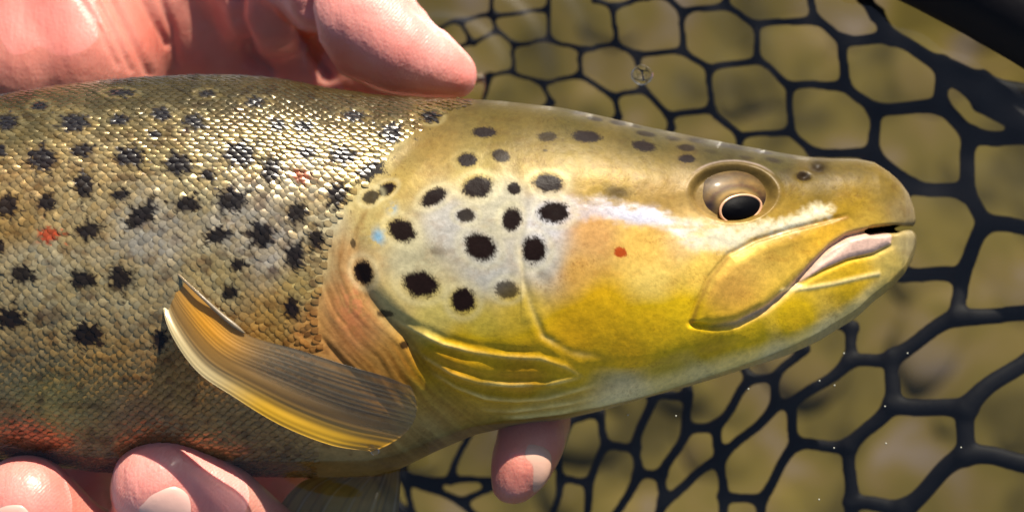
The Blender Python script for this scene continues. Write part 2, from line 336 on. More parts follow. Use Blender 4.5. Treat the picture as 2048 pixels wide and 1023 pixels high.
MOUTH = [(1800, 457), (1770, 458), (1730, 464), (1690, 474), (1655, 496), (1620, 530), (1578, 573), (1525, 615), (1470, 642), (1420, 648), (1380, 643)]
OPER = [(930, 222), (880, 250), (830, 300), (785, 355), (745, 415), (722, 470), (715, 530), (738, 585), (775, 628), (815, 665), (850, 720), (900, 775), (950, 815), (1000, 840)]
HEADLINE = [(975, 196), (905, 232), (850, 262), (795, 300), (755, 350), (715, 395), (683, 440), (662, 500), (652, 560), (640, 620), (650, 690), (690, 740), (760, 800)]
PREOP = [(1075, 335), (1052, 385), (1044, 440), (1040, 500), (1046, 560), (1062, 615), (1085, 668), (1140, 700), (1220, 712)]
RAYS = [[(780, 636), (830, 660), (885, 684), (950, 700), (1010, 708), (1080, 712), (1130, 728), (1165, 748)],
        [(818, 690), (850, 715), (900, 742), (960, 759), (1020, 763), (1090, 762), (1165, 748)],
        [(860, 745), (910, 772), (970, 788), (1030, 794), (1090, 790), (1150, 774), (1200, 760)],
        [(960, 818), (1010, 819), (1070, 812), (1140, 800), (1220, 778)],
        [(985, 834), (1050, 831), (1120, 820), (1200, 800), (1300, 772)]]
JAWLINE = [(1558, 578), (1610, 573), (1660, 564), (1710, 552), (1750, 543)]
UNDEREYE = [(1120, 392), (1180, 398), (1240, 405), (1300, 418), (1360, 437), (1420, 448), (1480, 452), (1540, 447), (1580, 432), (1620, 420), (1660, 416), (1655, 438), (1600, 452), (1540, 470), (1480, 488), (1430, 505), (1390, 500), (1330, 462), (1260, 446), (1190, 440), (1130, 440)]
HEAD_POLY = HEADLINE + [(760, 1100), (2200, 1100), (2200, 0), (975, 0)]

def colour(x, y):
    """skin colour with painted highlights, silver and spots at flank coordinates x, y"""
    num = np.zeros((len(x), 3)); den = np.zeros(len(x))
    for (cx, cy), c in zip(CT[:, :2], CC):
        w = 1 / ((x - cx) ** 2 + (y - cy) ** 2 + 26 ** 2) ** 2
        num += w[:, None] * c; den += w
    col = num / den[:, None] * 0.9
    lum = col.mean(1, keepdims=True); sat = 0.22 * sm(500, 720, y) * sm(760, 860, x) * sm(830, 740, y) + 0.04
    col = np.clip(lum + (col - lum) * (1 + sat[:, None]), 0.01, 1)
    tcol = np.interp(x, *pt)
    col *= (0.34 + 0.66 * sm(20, 220, y - tcol))[:, None]          # dark back, pale flank
    bcol = np.interp(x, *pb)
    k = sm(40, 14, np.abs(bcol - 12 - y)) * sm(1100, 1250, x) * sm(1790, 1720, x)  # light rim along the lower jaw edge, painted as a pale band
    col = col * (1 - 0.5 * k[:, None]) + lin((250, 228, 160)) * 0.5 * k[:, None]
    met = np.full(len(x), 0.05)
    nf = fbm(x / 9.0, y / 9.0, 3) - 0.44
    nl = fbm(x / 40.0 + 7, y / 40.0, 4) - 0.47
    head0 = sm(-25, 25, sdf(x, y, HEAD_POLY)); col *= (1 + (0.55 - 0.25 * head0) * nl)[:, None]
    head = sm(-25, 25, sdf(x, y, HEAD_POLY))
    # brown mottling on the cheek and snout
    mot = sm(0.05, 0.22, fbm(x / 22 + 50, y / 14 + 9, 4) - 0.46) * head * sm(640, 520, y)
    col = col * (1 - 0.15 * mot[:, None] * np.array((0.5, 0.8, 1.0)))
    spk = sm(0.68, 0.8, vnoise(x / 2.3, y / 2.3)) * sm(0.42, 0.6, fbm(x / 45 + 3, y / 30 + 40, 2)) * head
    col = col * (1 - 0.28 * spk[:, None] * np.array((0.7, 0.9, 1.0)))
    spb = sm(0.52, 0.66, fbm(x / 26 + 31, y / 18 + 77, 3)) * (1 - head)          # brown mottling between the spots
    col = col * (1 - 0.45 * spb[:, None] * np.array((0.8, 0.95, 1.0)))
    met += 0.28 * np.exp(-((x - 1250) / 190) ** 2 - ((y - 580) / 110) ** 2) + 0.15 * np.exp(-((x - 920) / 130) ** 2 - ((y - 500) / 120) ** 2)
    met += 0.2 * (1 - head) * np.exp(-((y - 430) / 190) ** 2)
    # silver streak below the eye, its white highlight painted into the colour
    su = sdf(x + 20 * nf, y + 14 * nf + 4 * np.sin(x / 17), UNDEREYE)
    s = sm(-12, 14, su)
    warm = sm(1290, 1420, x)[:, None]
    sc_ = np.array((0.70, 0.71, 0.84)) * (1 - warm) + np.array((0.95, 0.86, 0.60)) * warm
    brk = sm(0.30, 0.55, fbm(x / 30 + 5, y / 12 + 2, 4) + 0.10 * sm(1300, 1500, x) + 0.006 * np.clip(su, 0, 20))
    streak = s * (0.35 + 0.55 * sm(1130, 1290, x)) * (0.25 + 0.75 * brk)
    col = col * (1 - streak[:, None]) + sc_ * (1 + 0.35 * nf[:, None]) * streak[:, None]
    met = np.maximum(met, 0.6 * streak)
    # folds of the gill membrane
    go = seg_dist(x, y, OPER); gm = head * sm(4, -6, sdf(x, y, OPER + [(1000, 1200), (2300, 1200), (2300, 100), (930, 100)])) * sm(330, 460, y)
    st_ = fbm(go / 9.0 + 0.4 * nl, y / 90.0 + 4, 3) - 0.44
    col = col * (1 + gm[:, None] * (0.8 * st_[:, None] - 0.2) * np.array((0.8, 1.0, 1.2)))
    # orange flush on the gill margin, blue flecks
    f = np.exp(-((x - 705) / 28) ** 2 - ((y - 610) / 50) ** 2) * sm(-0.05, 0.15, nf + 0.05)
    col = col * (1 - 0.4 * f[:, None]) + lin((210, 120, 84)) * 0.4 * f[:, None]
    f = (np.exp(-((x - 757) / 14) ** 2 - ((y - 474) / 16) ** 2) + 0.7 * np.exp(-((x - 785) / 10) ** 2 - ((y - 420) / 12) ** 2)) * sm(-0.1, 0.1, nf + 0.06)
    col = col * (1 - 0.8 * f[:, None]) + lin((84, 150, 190)) * 0.8 * f[:, None]
    # upper jaw plate
    m = sdf(x, y, MAX_POLY)
    rim = np.exp(-((m - 1) / 6) ** 2) * sm(1700, 1640, x)
    up = sm(0, 40, (x - 1380) * 0.55 + (y - 640) * 0.84 + 40)      # lower rim versus upper rim
    k = sm(0, 14, m) * np.exp(-((x - 1455) / 70) ** 2 - ((y - 580) / 60) ** 2)
    col = col * (1 - 0.6 * k[:, None]) + lin((196, 136, 66)) * 0.6 * k[:, None]
    dist_m = seg_dist(x, y, MOUTH)
    k = np.exp(-(dist_m / 8) ** 2) * sm(1400, 1500, x) * sm(1760, 1700, x)
    col = col * (1 - 0.75 * k[:, None]) + lin((214, 176, 158)) * 0.75 * k[:, None]
    du = seg_dist(x, y, MAX_POLY[0:8])
    k = np.exp(-(du / 5) ** 2)
    col = col * (1 - 0.55 * k[:, None]) + lin((120, 82, 44)) * 0.55 * k[:, None]
    k = sm(-4, 4, sdf(x, y, LIP_POLY))
    col = col * (1 - k[:, None]) + lin((206, 172, 156)) * k[:, None]
    k = np.exp(-(seg_dist(x, y, JAWLINE) / 4.5) ** 2)
    col = col * (1 - 0.7 * k[:, None]) + lin((246, 226, 160)) * 0.7 * k[:, None]
    k = np.exp(-(seg_dist(x, y, [(1796, 456), (1770, 459), (1738, 463)]) / 6.5) ** 2)
    k = sm(0.3, 0.6, k)
    col = col * (1 - k[:, None]) + 0.004 * k[:, None]; met = met * (1 - k)
    for r_ in RAYS:  # bright caustic lines along the gill rays, painted as colour
        k = np.exp(-(seg_dist(x, y, r_) / 4.0) ** 2) * sm(r_[0][0] - 10, r_[0][0] + 70, x) * sm(r_[-1][0] + 10, r_[-1][0] - 60, x) * np.clip(0.5 + 1.6 * nl, 0.1, 1)
        col = col * (1 - 0.7 * k[:, None]) + lin((250, 228, 150)) * 0.7 * k[:, None]
    k = np.exp(-(seg_dist(x, y, PREOP) / 6) ** 2) * sm(400, 500, y) * sm(1230, 1120, x) * np.clip(0.5 + 2 * nl, 0, 1)
    col = col * (1 - 0.5 * k[:, None]) + lin((240, 214, 140)) * 0.5 * k[:, None]
    # eye socket skin; the pale upper arc is a painted lid highlight
    e = np.hypot((x - EYE[0]) / 95, (y - EYE[1] - 3) / 62)
    k = sm(1.06, 0.94, e) * (1 - s)
    col = col * (1 - 0.6 * k[:, None]) + lin((100, 80, 44)) * 0.6 * k[:, None]
    k = np.exp(-((e - 1.02) / 0.03) ** 2) * sm(360, 335, y)
    col = col * (1 - 0.35 * k[:, None]) + lin((186, 166, 160)) * 0.35 * k[:, None]
    # spots on the head: smooth, with a pale halo
    for (cx, cy, rx, ry, an, st) in HEADSP:
        sel = np.where((np.abs(x - cx) < 90) & (np.abs(y - cy) < 80))[0]
        if not len(sel): continue
        a = math.radians(an); dx, dy = x[sel] - cx, y[sel] - cy
        u = (dx * math.cos(a) + dy * math.sin(a)) / rx / 1.1; v = (-dx * math.sin(a) + dy * math.cos(a)) / ry / 1.1
        d = np.hypot(u, v) * (1 + 0.45 * nf[sel] + 0.25 * (rng.random(len(sel)) - 0.5))
        if st > 0.8:
            h = np.exp(-((np.hypot(u, v) - 1.4) / 0.3) ** 2) * 0.28 * (ry > 11) * sm(300, 380, np.array(cy))
            col[sel] = col[sel] * (1 - h[:, None]) + lin((214, 204, 160)) * h[:, None]
        k = sm(1.15, 0.78, d) if abs(st) > .75 else sm(1.4, 0.3, d)
        k = k * abs(st)
        tgt = lin((150, 62, 20)) if st < 0 else lin((26, 16, 14))
        col[sel] = col[sel] * (1 - k[:, None]) + tgt * k[:, None]; met[sel] *= (1 - k)
    for sp in BODYSP:
        cx, cy, rx, ry = sp[:4]; an = sp[4] if len(sp) > 4 else 0; kd = sp[5] if len(sp) > 5 else ''
        sel = np.where((np.abs(x - cx) < 90) & (np.abs(y - cy) < 80))[0]
        if not len(sel): continue
        a = math.radians(an); dx, dy = x[sel] - cx, y[sel] - cy
        u = (dx * math.cos(a) + dy * math.sin(a)) / rx; v = (-dx * math.sin(a) + dy * math.cos(a)) / ry / 1.0; u = u / 1.0
        ang = np.arctan2(v, u)
        star = 0.16 * np.sin(ang * 7 + cx) + 0.10 * np.sin(ang * 11 + cy)
        d = np.hypot(u, v) * (1 + 0.9 * nf[sel] + star + 0.5 * (rng.random(len(sel)) - 0.5))
        h = np.exp(-((np.hypot(u, v) - 1.4) / 0.3) ** 2) * 0.16
        col[sel] = col[sel] * (1 - h[:, None]) + lin((206, 192, 140)) * h[:, None]
        k = sm(1.08, 0.82, d) * (0.97 if kd == '' else 0.85 if kd in 'rR' else 0.5)
        tgt = lin((16, 11, 16))
        if kd == 'R': tgt = lin((168, 52, 22)) * (0.5 + rng.random((len(sel), 1)))
        elif kd == 'r': tgt = lin((110, 40, 16)) * (0.3 + 1.2 * rng.random((len(sel), 1)))
        elif kd == 'f': tgt = lin((70, 48, 40))
        col[sel] = col[sel] * (1 - k[:, None]) + tgt * k[:, None]; met[sel] *= (1 - k)
    return np.clip(col, 0.002, 0.95), np.clip(met, 0, 0.6)

def relief(x, y):             # skin relief in metres
    h = np.zeros(x.shape)
    nl = fbm(x / 60 + 3, y / 60 + 11, 3) - 0.44
    o = sdf(x, y, OPER + [(1000, 1200), (2300, 1200), (2300, 100), (930, 100)])
    fade = sm(260, 400, y) * sm(860, 780, y)
    h += fade * (0.0011 * sm(-4, 34, o) - 0.0005 * np.exp(-((o + 8) / 12) ** 2))
    hl = seg_dist(x, y, HEADLINE)
    h -= 0.0003 * np.exp(-(hl / 18) ** 2) * sm(300, 420, y); h += 0.0004 * (fbm(o / 11.0, y / 90 + 4, 2) - 0.4) * sm(4, -10, o) * sm(400, 500, y) * sm(-20, 10, sdf(x, y, HEAD_POLY))
    p = seg_dist(x, y, PREOP)
    pk = sm(360, 470, y) * sm(1240, 1090, x) * (0.4 + 0.8 * nl)
    h -= 0.00034 * np.exp(-(p / 7) ** 2) * pk
    h += 0.00028 * np.exp(-((p - 15) / 11) ** 2) * (x > 1040) * pk
    for r_ in RAYS:
        d = seg_dist(x, y, r_); tp_ = sm(r_[0][0] - 10, r_[0][0] + 90, x) * sm(r_[-1][0] + 10, r_[-1][0] - 90, x) * (0.75 + 1.2 * nl); h += tp_ * (0.00034 * np.exp(-(d / 5) ** 2) - 0.0003 * np.exp(-((d - 12) / 8) ** 2))
    m = sdf(x, y, MAX_POLY)
    h += 0.0007 * sm(-2, 24, m) * sm(1720, 1600, x) - 0.0004 * np.exp(-((m + 4) / 5) ** 2) * sm(1720, 1650, x)
    h += 0.0003 * sm(0, 30, m) * np.sin((x * 0.6 + y * 0.8) / 22)
    dm = seg_dist(x, y, MOUTH); h -= (0.0004 + 0.0008 * sm(1600, 1740, x)) * np.exp(-(dm / 5.5) ** 2)
    h -= 0.006 * np.exp(-(seg_dist(x, y, [(1815, 456), (1770, 459), (1742, 463)]) / 6) ** 2)
    k = sdf(x, y, LIP_POLY); h += 0.0004 * sm(-3, 12, k)
    h -= 0.0004 * np.exp(-((k + 5) / 5) ** 2)
    d = seg_dist(x, y, JAWLINE); h += 0.00016 * np.exp(-(d / 5) ** 2)
    e = np.hypot((x - EYE[0]) / 88, (y - EYE[1] - 5) / 58)
    h += 0.00012 * np.exp(-((e - 1.06) / 0.07) ** 2) * sm(430, 380, y) - 0.0018 * sm(1.02, 0.8, e)
    e = np.hypot((x - 1606) / 12, (y - 357) / 7); h -= 0.0007 * np.exp(-e ** 2)
    e = np.hypot((x - 1634) / 13, (y - 338) / 8); h -= 0.0006 * np.exp(-e ** 2)
    # jaw hinge crease, cheek modelling
    h -= 0.0006 * np.exp(-(seg_dist(x, y, [(1180, 745), (1280, 735), (1380, 715), (1470, 690)]) / 16) ** 2)
    h += 0.0009 * np.exp(-((x - 1260) / 130) ** 2 - ((y - 590) / 90) ** 2)
    h += 0.0004 * nl * sm(900, 1000, x)
    return h

# ------------------------------------------------------------------ trout: body mesh
trout = empty('trout')
tag(trout, 'golden brown trout with dark spots held in the hand', 'fish')
NF, NB = 400, 60
xs = np.r_[np.linspace(-2600, -60, 60, endpoint=False), np.linspace(-60, 620, 200, endpoint=False), np.linspace(620, 1740, 620, endpoint=False), 1740 + 84 * np.sin(np.linspace(0, np.pi / 2, 80)) * 0.9999]
th = np.r_[np.linspace(-np.pi / 2, np.pi / 2, NF), np.linspace(np.pi / 2, 3 * np.pi / 2, NB + 2)[1:-1]]
XX, TT = np.meshgrid(xs, th, indexing='ij')
P = body_pos(XX, TT)
# dent at the mouth opening
k = np.exp(-((511.5 - P[..., 1] / S - 457) / 9) ** 2) * sm(1770, 1824, XX)
P[..., 0] -= 0.0034 * k
Tx = np.gradient(P, axis=0); Tt = np.gradient(P, axis=1)
Nn = np.cross(Tx, Tt); Nn /= np.linalg.norm(Nn, axis=-1, keepdims=True) + 1e-15
if Nn[500, NF // 2, 2] < 0: Nn = -Nn
px, py = proj(P)
front = (TT <= np.pi / 2 + 1e-6)
H = np.zeros(XX.shape); selr = front & (XX > 560)
H[selr] = relief(px[selr], py[selr])
H *= sm(1.0, 0.93, np.abs(np.sin(TT))) * 0.85 + 0.15
P = P + Nn * H[..., None]
# body below the scales sits a little deeper
px2 = px.ravel().copy(); py2 = py.ravel().copy()
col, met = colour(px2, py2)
n_ = XX.shape
V = P.reshape(-1, 3)
F = grid_faces(n_[0], n_[1], True)
if True:
    V = np.vstack([V, P[-1].mean(0)[None], P[0].mean(0)[None]])
    a, b_ = len(V) - 2, len(V) - 1; m_ = n_[1]; j = np.arange(m_); j2 = (j + 1) % m_
    # close the ends by collapsing the last rings
    V[(n_[0] - 1) * m_ + j] = P[-1].mean(0) * 0.6 + P[-1] * 0.4
    col = np.vstack([col, col[-1:], col[:1]]); met = np.r_[met, met[-1], met[0]]
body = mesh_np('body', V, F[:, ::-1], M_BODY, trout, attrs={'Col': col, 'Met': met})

# ------------------------------------------------------------------ trout: scales
DX, DA = 18.5, 9.2
sv = [(u, v) for u in (-0.55, -0.1, 0.35, 0.72, 0.95) for v in (-1, -0.5, 0, 0.5, 1)]
sv = np.array(sv)
def scale_shape(u, v):
    wv = np.where(u > 0.3, np.sqrt(np.clip(1 - ((u - 0.3) / 0.72) ** 2, 0.02, 1)), 1.0)
    return u, v * wv
su_, sv_ = scale_shape(sv[:, 0], sv[:, 1])
cent = []
rows = np.arange(-70, 72)
for jx, x0 in enumerate(np.arange(-260, 1000, DX)):
    t0, b0, w0 = float(top(x0)), float(bot(x0)), float(wid(x0))
    tt = np.linspace(-1.6, 1.75, 300)
    yy, zz = (b0 - t0) / 2 * np.sin(tt), w0 * np.cos(tt)
    arc = np.r_[0, np.cumsum(np.hypot(np.diff(yy), np.diff(zz)))]; arc -= np.interp(0, tt, arc)
    for j in rows:
        a_ = j * DA
        if a_ < arc[0] or a_ > arc[-1]: continue
        xx = x0 + (DX / 2 if j % 2 else 0)
        cent.append((xx + rng.normal(0, 1.2), np.interp(a_, arc, tt) + rng.normal(0, 0.003)))
cent = np.array(cent)
p0 = body_pos(cent[:, 0], cent[:, 1]); qx, qy = proj(p0)
inb = sdf(qx, qy, HEAD_POLY)
keep = inb < -2 - 8 * rng.random(len(qx))
keep &= ~((qy > 700) & (qx > 640))
cent, p0, inb, qx, qy = cent[keep], p0[keep], inb[keep], qx[keep], qy[keep]
e_ = 1e-3
tx = body_pos(cent[:, 0] - 1, cent[:, 1]) - p0; tx /= np.linalg.norm(tx, axis=1)[:, None]
ty = body_pos(cent[:, 0], cent[:, 1] + e_) - p0; ty /= np.linalg.norm(ty, axis=1)[:, None]
nn = np.cross(ty, tx); nn *= np.sign((nn * (p0 - body_pos(cent[:, 0], cent[:, 1] * 0 + 0) * [1, 1, 0] - 0)).sum(1))[:, None] if False else 1
mid = body_pos(cent[:, 0], np.zeros(len(cent))); mid[:, 2] = zc(cent[:, 0])
yc_ = (511.5 - (top(cent[:, 0]) + bot(cent[:, 0])) / 2) * S; mid[:, 1] = yc_
nn *= np.sign(((p0 - mid) * nn).sum(1))[:, None]; nn /= np.linalg.norm(nn, axis=1)[:, None]
# smaller and flatter on the belly
small = (1 - 0.25 * sm(620, 800, qy)) * (0.6 + 0.4 * sm(-6, -60, inb))
L = DX * 0.86 * S * small; Wd = DA * 1.08 * S * small
dome = (0.3 + 0.7 * sm(-5, -60, inb)) * (0.00026 + 0.00008 * rng.random(len(p0))) * (1 - 0.6 * sm(280, 420, qy)) * (1 - 0.3 * sm(560, 760, qy))
tu = rng.normal(0, 0.035, len(p0)); tv = rng.normal(0, 0.06, len(p0))
lift = np.full(len(p0), 0.00016)
U, Vv = su_[None, :], sv_[None, :]
hgt = lift[:, None] * (U + 0.35) * 1.1 + dome[:, None] * (1 - 0.75 * sv[None, :, 1] ** 2 - 0.35 * (U - 0.35) ** 2) + tu[:, None] * U * L[:, None] + tv[:, None] * Vv * Wd[:, None] - 0.00012
SV = p0[:, None, :] + tx[:, None, :] * (U * L[:, None])[..., None] + ty[:, None, :] * (Vv * Wd[:, None])[..., None] + nn[:, None, :] * hgt[..., None]
SVf = SV.reshape(-1, 3)
ax, ay = proj(SVf)
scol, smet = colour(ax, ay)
tint = rng.normal(1, 0.10, len(p0)); gold = rng.random(len(p0))
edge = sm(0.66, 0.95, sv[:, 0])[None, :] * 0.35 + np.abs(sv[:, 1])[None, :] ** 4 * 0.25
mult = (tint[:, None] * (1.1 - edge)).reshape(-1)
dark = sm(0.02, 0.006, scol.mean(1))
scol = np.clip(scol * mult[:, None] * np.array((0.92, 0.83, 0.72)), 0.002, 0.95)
pear = np.repeat(gold, 25)[:, None]
scol = scol * (1 + 0.12 * (pear - 0.5) * np.array((-1.0, 0.0, 2.0)))
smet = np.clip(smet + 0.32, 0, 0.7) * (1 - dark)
fq = grid_faces(5, 5)
SF = (fq[None] + 25 * np.arange(len(p0))[:, None, None]).reshape(-1, 4)
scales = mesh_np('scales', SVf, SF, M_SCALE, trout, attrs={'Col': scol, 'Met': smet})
tag(scales, kind='stuff')

# ------------------------------------------------------------------ trout: eye
ec = body_pos(np.array(1463.0), np.array(math.asin(((top(1463) + bot(1463)) / 2 - 388) / ((bot(1463) - top(1463)) / 2))))
EC = at(1463, 391, float(ec[2]) - 0.0026); ER = np.array((0.0090, 0.0060, 0.0030))
nu, nv = 90, 60
def skin_z(x, y):
    hh = (bot(x) - top(x)) / 2
    return float(body_pos(np.array(float(x)), np.array(math.asin(((top(x) + bot(x)) / 2 - y) / hh)))[2])
SX = (skin_z(1540, 391) - skin_z(1390, 391)) / (150 * S) * 0.9; SY = (skin_z(1463, 345) - skin_z(1463, 440)) / (95 * S) * 0.9
uu, vv = np.meshgrid(np.linspace(0, 2 * np.pi, nu, endpoint=False), np.linspace(0.0, np.pi * 0.62, nv), indexing='ij')
EV = np.stack([np.sin(vv) * np.cos(uu), np.sin(vv) * np.sin(uu), np.cos(vv)], -1) * ER + EC
EV[..., 2] += SX * (EV[..., 0] - EC[0]) + SY * (EV[..., 1] - EC[1])
ex, ey = proj(EV); ex, ey = ex.ravel(), ey.ravel()
d = np.hypot((ex - 1476) / 72, (ey - 420) / 62)
ecol = np.zeros((len(ex), 3)) + lin((122, 98, 54))
def mixc(c, k):
    global ecol
    ecol = ecol * (1 - k[:, None]) + lin(c) * k[:, None]
nz_ = fbm(ex / 14, ey / 5 + 0.015 * ex, 3)
for dc, wd, c, st in [(0.62, 0.07, (190, 152, 84), .8), (0.80, 0.06, (112, 70, 38), .75), (0.95, 0.08, (150, 112, 58), .6), (1.15, 0.10, (96, 70, 46), .6)]:
    mixc(c, st * np.exp(-((d + 0.12 * (nz_ - 0.45) - dc) / wd) ** 2) * sm(418, 396, ey))
mixc((36, 28, 44), 0.9 * np.exp(-((ex - 1418) / 20) ** 2 - ((ey - 412) / 18) ** 2))
mixc((42, 30, 34), 0.85 * np.exp(-((ex - 1530) / 17) ** 2 - ((ey - 404) / 22) ** 2))
mixc((58, 42, 40), 0.85 * np.exp(-((np.hypot((ex - 1466) / 80, (ey - 392) / 55) - 0.95) / 0.16) ** 2) * sm(1450, 1400, ex))
mixc((70, 56, 36), 0.7 * sm(425, 440, ey))
ecol *= (0.38 + 0.42 * nz_)[:, None]
M_EYE = fish_mat('trout eye', 0.4, 0.05, 0.1, 600, 0.2); M_EYE.node_tree.nodes['Principled BSDF'].inputs['Specular IOR Level'].default_value = 0.12
eye = mesh_np('eye', EV.reshape(-1, 3), grid_faces(nu, nv)[:, ::-1].copy() if False else np.vstack([grid_faces(nu, nv), np.stack([(nu - 1) * nv + np.arange(nv - 1), (nu - 1) * nv + np.arange(1, nv), np.arange(1, nv), np.arange(nv - 1)], 1)]), M_EYE, trout, attrs={'Col': ecol, 'Met': np.full(len(ex), 0.0)})
def on_eye(qx_, qy_, off):
    z = EC[2] + ER[2]
    for _ in range(6):
        p = at(qx_, qy_, z); r2 = 1 - ((p[0] - EC[0]) / ER[0]) ** 2 - ((p[1] - EC[1]) / ER[1]) ** 2
        z = EC[2] + ER[2] * math.sqrt(max(r2, 0.03)) + SX * (p[0] - EC[0]) + SY * (p[1] - EC[1])
    return at(qx_, qy_, z + off)
ang = np.linspace(0, 2 * np.pi, 40, endpoint=False); ra = math.radians(-14)
def pupil_pt(a, k, off):
    rx_, ry_ = 40 * k * (1 + 0.08 * math.cos(a)), 26 * k
    u, v = rx_ * math.cos(a), ry_ * math.sin(a)
    return on_eye(1478 + u * math.cos(ra) - v * math.sin(ra), 418 + u * math.sin(ra) + v * math.cos(ra), off)
pv = [pupil_pt(a, k, 0.0004 + 0.0006 * (1 - k * k)) for k in (0.02, 0.35, 0.65, 0.85, 1.0) for a in ang]
mesh_np('pupil', np.array(pv), grid_faces(5, 40, True), M_PUPIL, eye)
ringp = np.array([pupil_pt(a, 1.04, 0.0004) for a in np.r_[ang, ang[:1]]])
Vr, Fr = tube(ringp, 0.00028, 8, caps=False); mesh_np('iris_ring', Vr, Fr, M_RING, eye)

# ------------------------------------------------------------------ trout: fins
def fin(name, A, B, colf, nrays, n=90, m=110, bulge=0, wave=0.00003, thick=0.0006, parent=trout):
    a = resample([at(*p) for p in A], n); b2 = resample([at(*p) for p in B], n)
    t = np.linspace(0, 1, n)[:, None]; v = np.linspace(0, 1, m)[None, :]
    G = a[:, None, :] * (1 - v)[..., None] + b2[:, None, :] * v[..., None]
    dirv = (a[-1] - a[-2]) + (b2[-1] - b2[-2]); dirv /= np.linalg.norm(dirv)
    G += (bulge * 4 * v * (1 - v) * t ** 4)[..., None] * dirv
    ray = np.cos((v + 0.035 * np.sin(v * 9) + 0.02 * np.sin(v * 23)) * nrays * 2 * np.pi)
    G[..., 2] += 0.0011 * np.exp(-(v / 0.13) ** 2) * (1 - 0.6 * t) + 0.0006 * (fbm(t * 3 + 8, v * 5, 2) - 0.4) + wave * ray * (0.4 + 0.6 * t) + 0.0012 * np.sin(v * np.pi) * np.sin(t * np.pi)
    c, al = colf(t + 0 * v, v + 0 * t, ray + 0 * t)
    Gb = G.copy(); Gb[..., 2] -= thick * (1 - 0.7 * t)
    Vf = np.vstack([G.reshape(-1, 3), Gb.reshape(-1, 3)]); f1 = grid_faces(n, m)
    k = n * m
    rim = np.r_[np.arange(m), np.arange(1, n) * m + m - 1, (n - 1) * m + np.arange(m - 2, -1, -1), np.arange(n - 2, 0, -1) * m]
    r2 = np.roll(rim, -1)
    fr_ = np.stack([rim, r2, r2 + k, rim + k], 1)
    Ff = np.vstack([f1, f1[:, ::-1] + k, fr_])
    cc = c.reshape(-1, 3); aa = al.reshape(-1)
    return mesh_np(name, Vf, Ff, M_FIN, parent, attrs={'Col': np.vstack([cc, cc]), 'Alp': np.r_[aa, aa]})
def pec_col(t, v, ray):
    c = np.zeros(t.shape + (3,)) + lin((172, 134, 74))
    nz = fbm(t * 4 + 3, v * 9, 3)[..., None]
    lead = sm(0.34, 0.10, v + 0.0 * t)[..., None]
    mid_ = sm(0.30, 0.62, v + 0.25 * (t - 0.5))[..., None] * sm(0.3, 0.55, t)[..., None]
    grey = lin((112, 104, 88)) * (1 - 0.5 * sm(0.1, 0.9, ray) * (0.4 + 1.2 * fbm(t * 3, v * 9, 2)))[..., None]
    c = c * (0.8 + 0.4 * nz)
    c = c * (1 - mid_) + grey * (0.6 + 0.8 * nz) * mid_
    c = c * (1 - lead) + (lin((206, 188, 140)) * (1 - sm(0.35, 0.6, t))[..., None] + lin((222, 176, 44)) * sm(0.35, 0.6, t)[..., None]) * lead
    br = sm(0.82, 0.98, t)[..., None] * lead
    c = c * (1 - 0.5 * br) + lin((150, 96, 24)) * 0.5 * br
    ye = np.exp(-((t - 0.25) / 0.14) ** 2 - ((v - 0.72) / 0.26) ** 2)[..., None]
    c = c * (1 - 0.85 * ye) + lin((226, 160, 34)) * 0.85 * ye
    al = 0.88 - 0.35 * mid_[..., 0] * sm(0.3, -0.4, ray) - 0.15 * mid_[..., 0] - 0.35 * sm(0.8, 1, t) * sm(0.1, 0.4, v)
    return np.clip(c, 0.005, 0.9), np.clip(al, 0.25, 1)
pf = fin('pectoral_fin',
    [(322, 575, .0215), (338, 655, .0255), (392, 738, .0275), (468, 792, .0280), (560, 848, .0270), (660, 888, .0245), (745, 902, .0218)],
    [(334, 530, .0215), (395, 588, .0272), (484, 664, .0290), (600, 700, .0285), (700, 732, .0280), (770, 752, .0272), (822, 772, .0262)],
    pec_col, 13, bulge=0.0042)
Vr, Fr = tube(resample([at(336, 526, .0225), at(360, 552, .0252), at(396, 586, .0283), at(446, 632, .0290), at(490, 666, .0294)], 24), np.r_[np.linspace(.0002, .00035, 12), np.linspace(.00035, .0005, 9), .0004, .0003, .0001], 10)
M_RAY = plain('fin ray silver', (0.20, 0.15, 0.09), 0.35, coat=0.4)
mesh_list('fin_ray', Vr, Fr, M_RAY, pf)
def dull(t, v, ray):
    c = 1.7 * (lin((136, 122, 62)) * (1 - 0.35 * sm(0.2, 0.8, ray))[..., None]) * (0.7 + 0.6 * fbm(t * 6, v * 20, 3))[..., None]
    k = sm(0.92, 0.99, np.cos(v * 5 * 2 * np.pi + 1.2))[..., None]
    c = c * (1 - 0.6 * k) + lin((200, 196, 160)) * 0.6 * k
    return c, np.full(t.shape, 0.75)
fin('pectoral_fin', [(700, 930, -.012), (600, 965, -.006), (545, 1040, -.004), (520, 1120, -.004)], [(800, 935, -.010), (800, 985, -.006), (790, 1060, -.004), (770, 1140, -.004)], dull, 11, bulge=0.001)
def tailc(t, v, ray):
    return (lin((130, 112, 62)) * (1 - 0.3 * sm(0, 0.8, ray))[..., None] + 0 * t[..., None]), np.full(t.shape, 0.95)
fin('caudal_fin', [(-2550, 480, -.026), (-2850, 380, -.028), (-3150, 240, -.03)], [(-2550, 630, -.026), (-2850, 740, -.028), (-3150, 880, -.03)], tailc, 18, n=40)
fin('dorsal_fin', [(-550, 240, -.002), (-640, 130, -.002), (-760, 20, -.004)], [(-1050, 300, -.006), (-1090, 230, -.007), (-1120, 160, -.008)], tailc, 12, n=30)

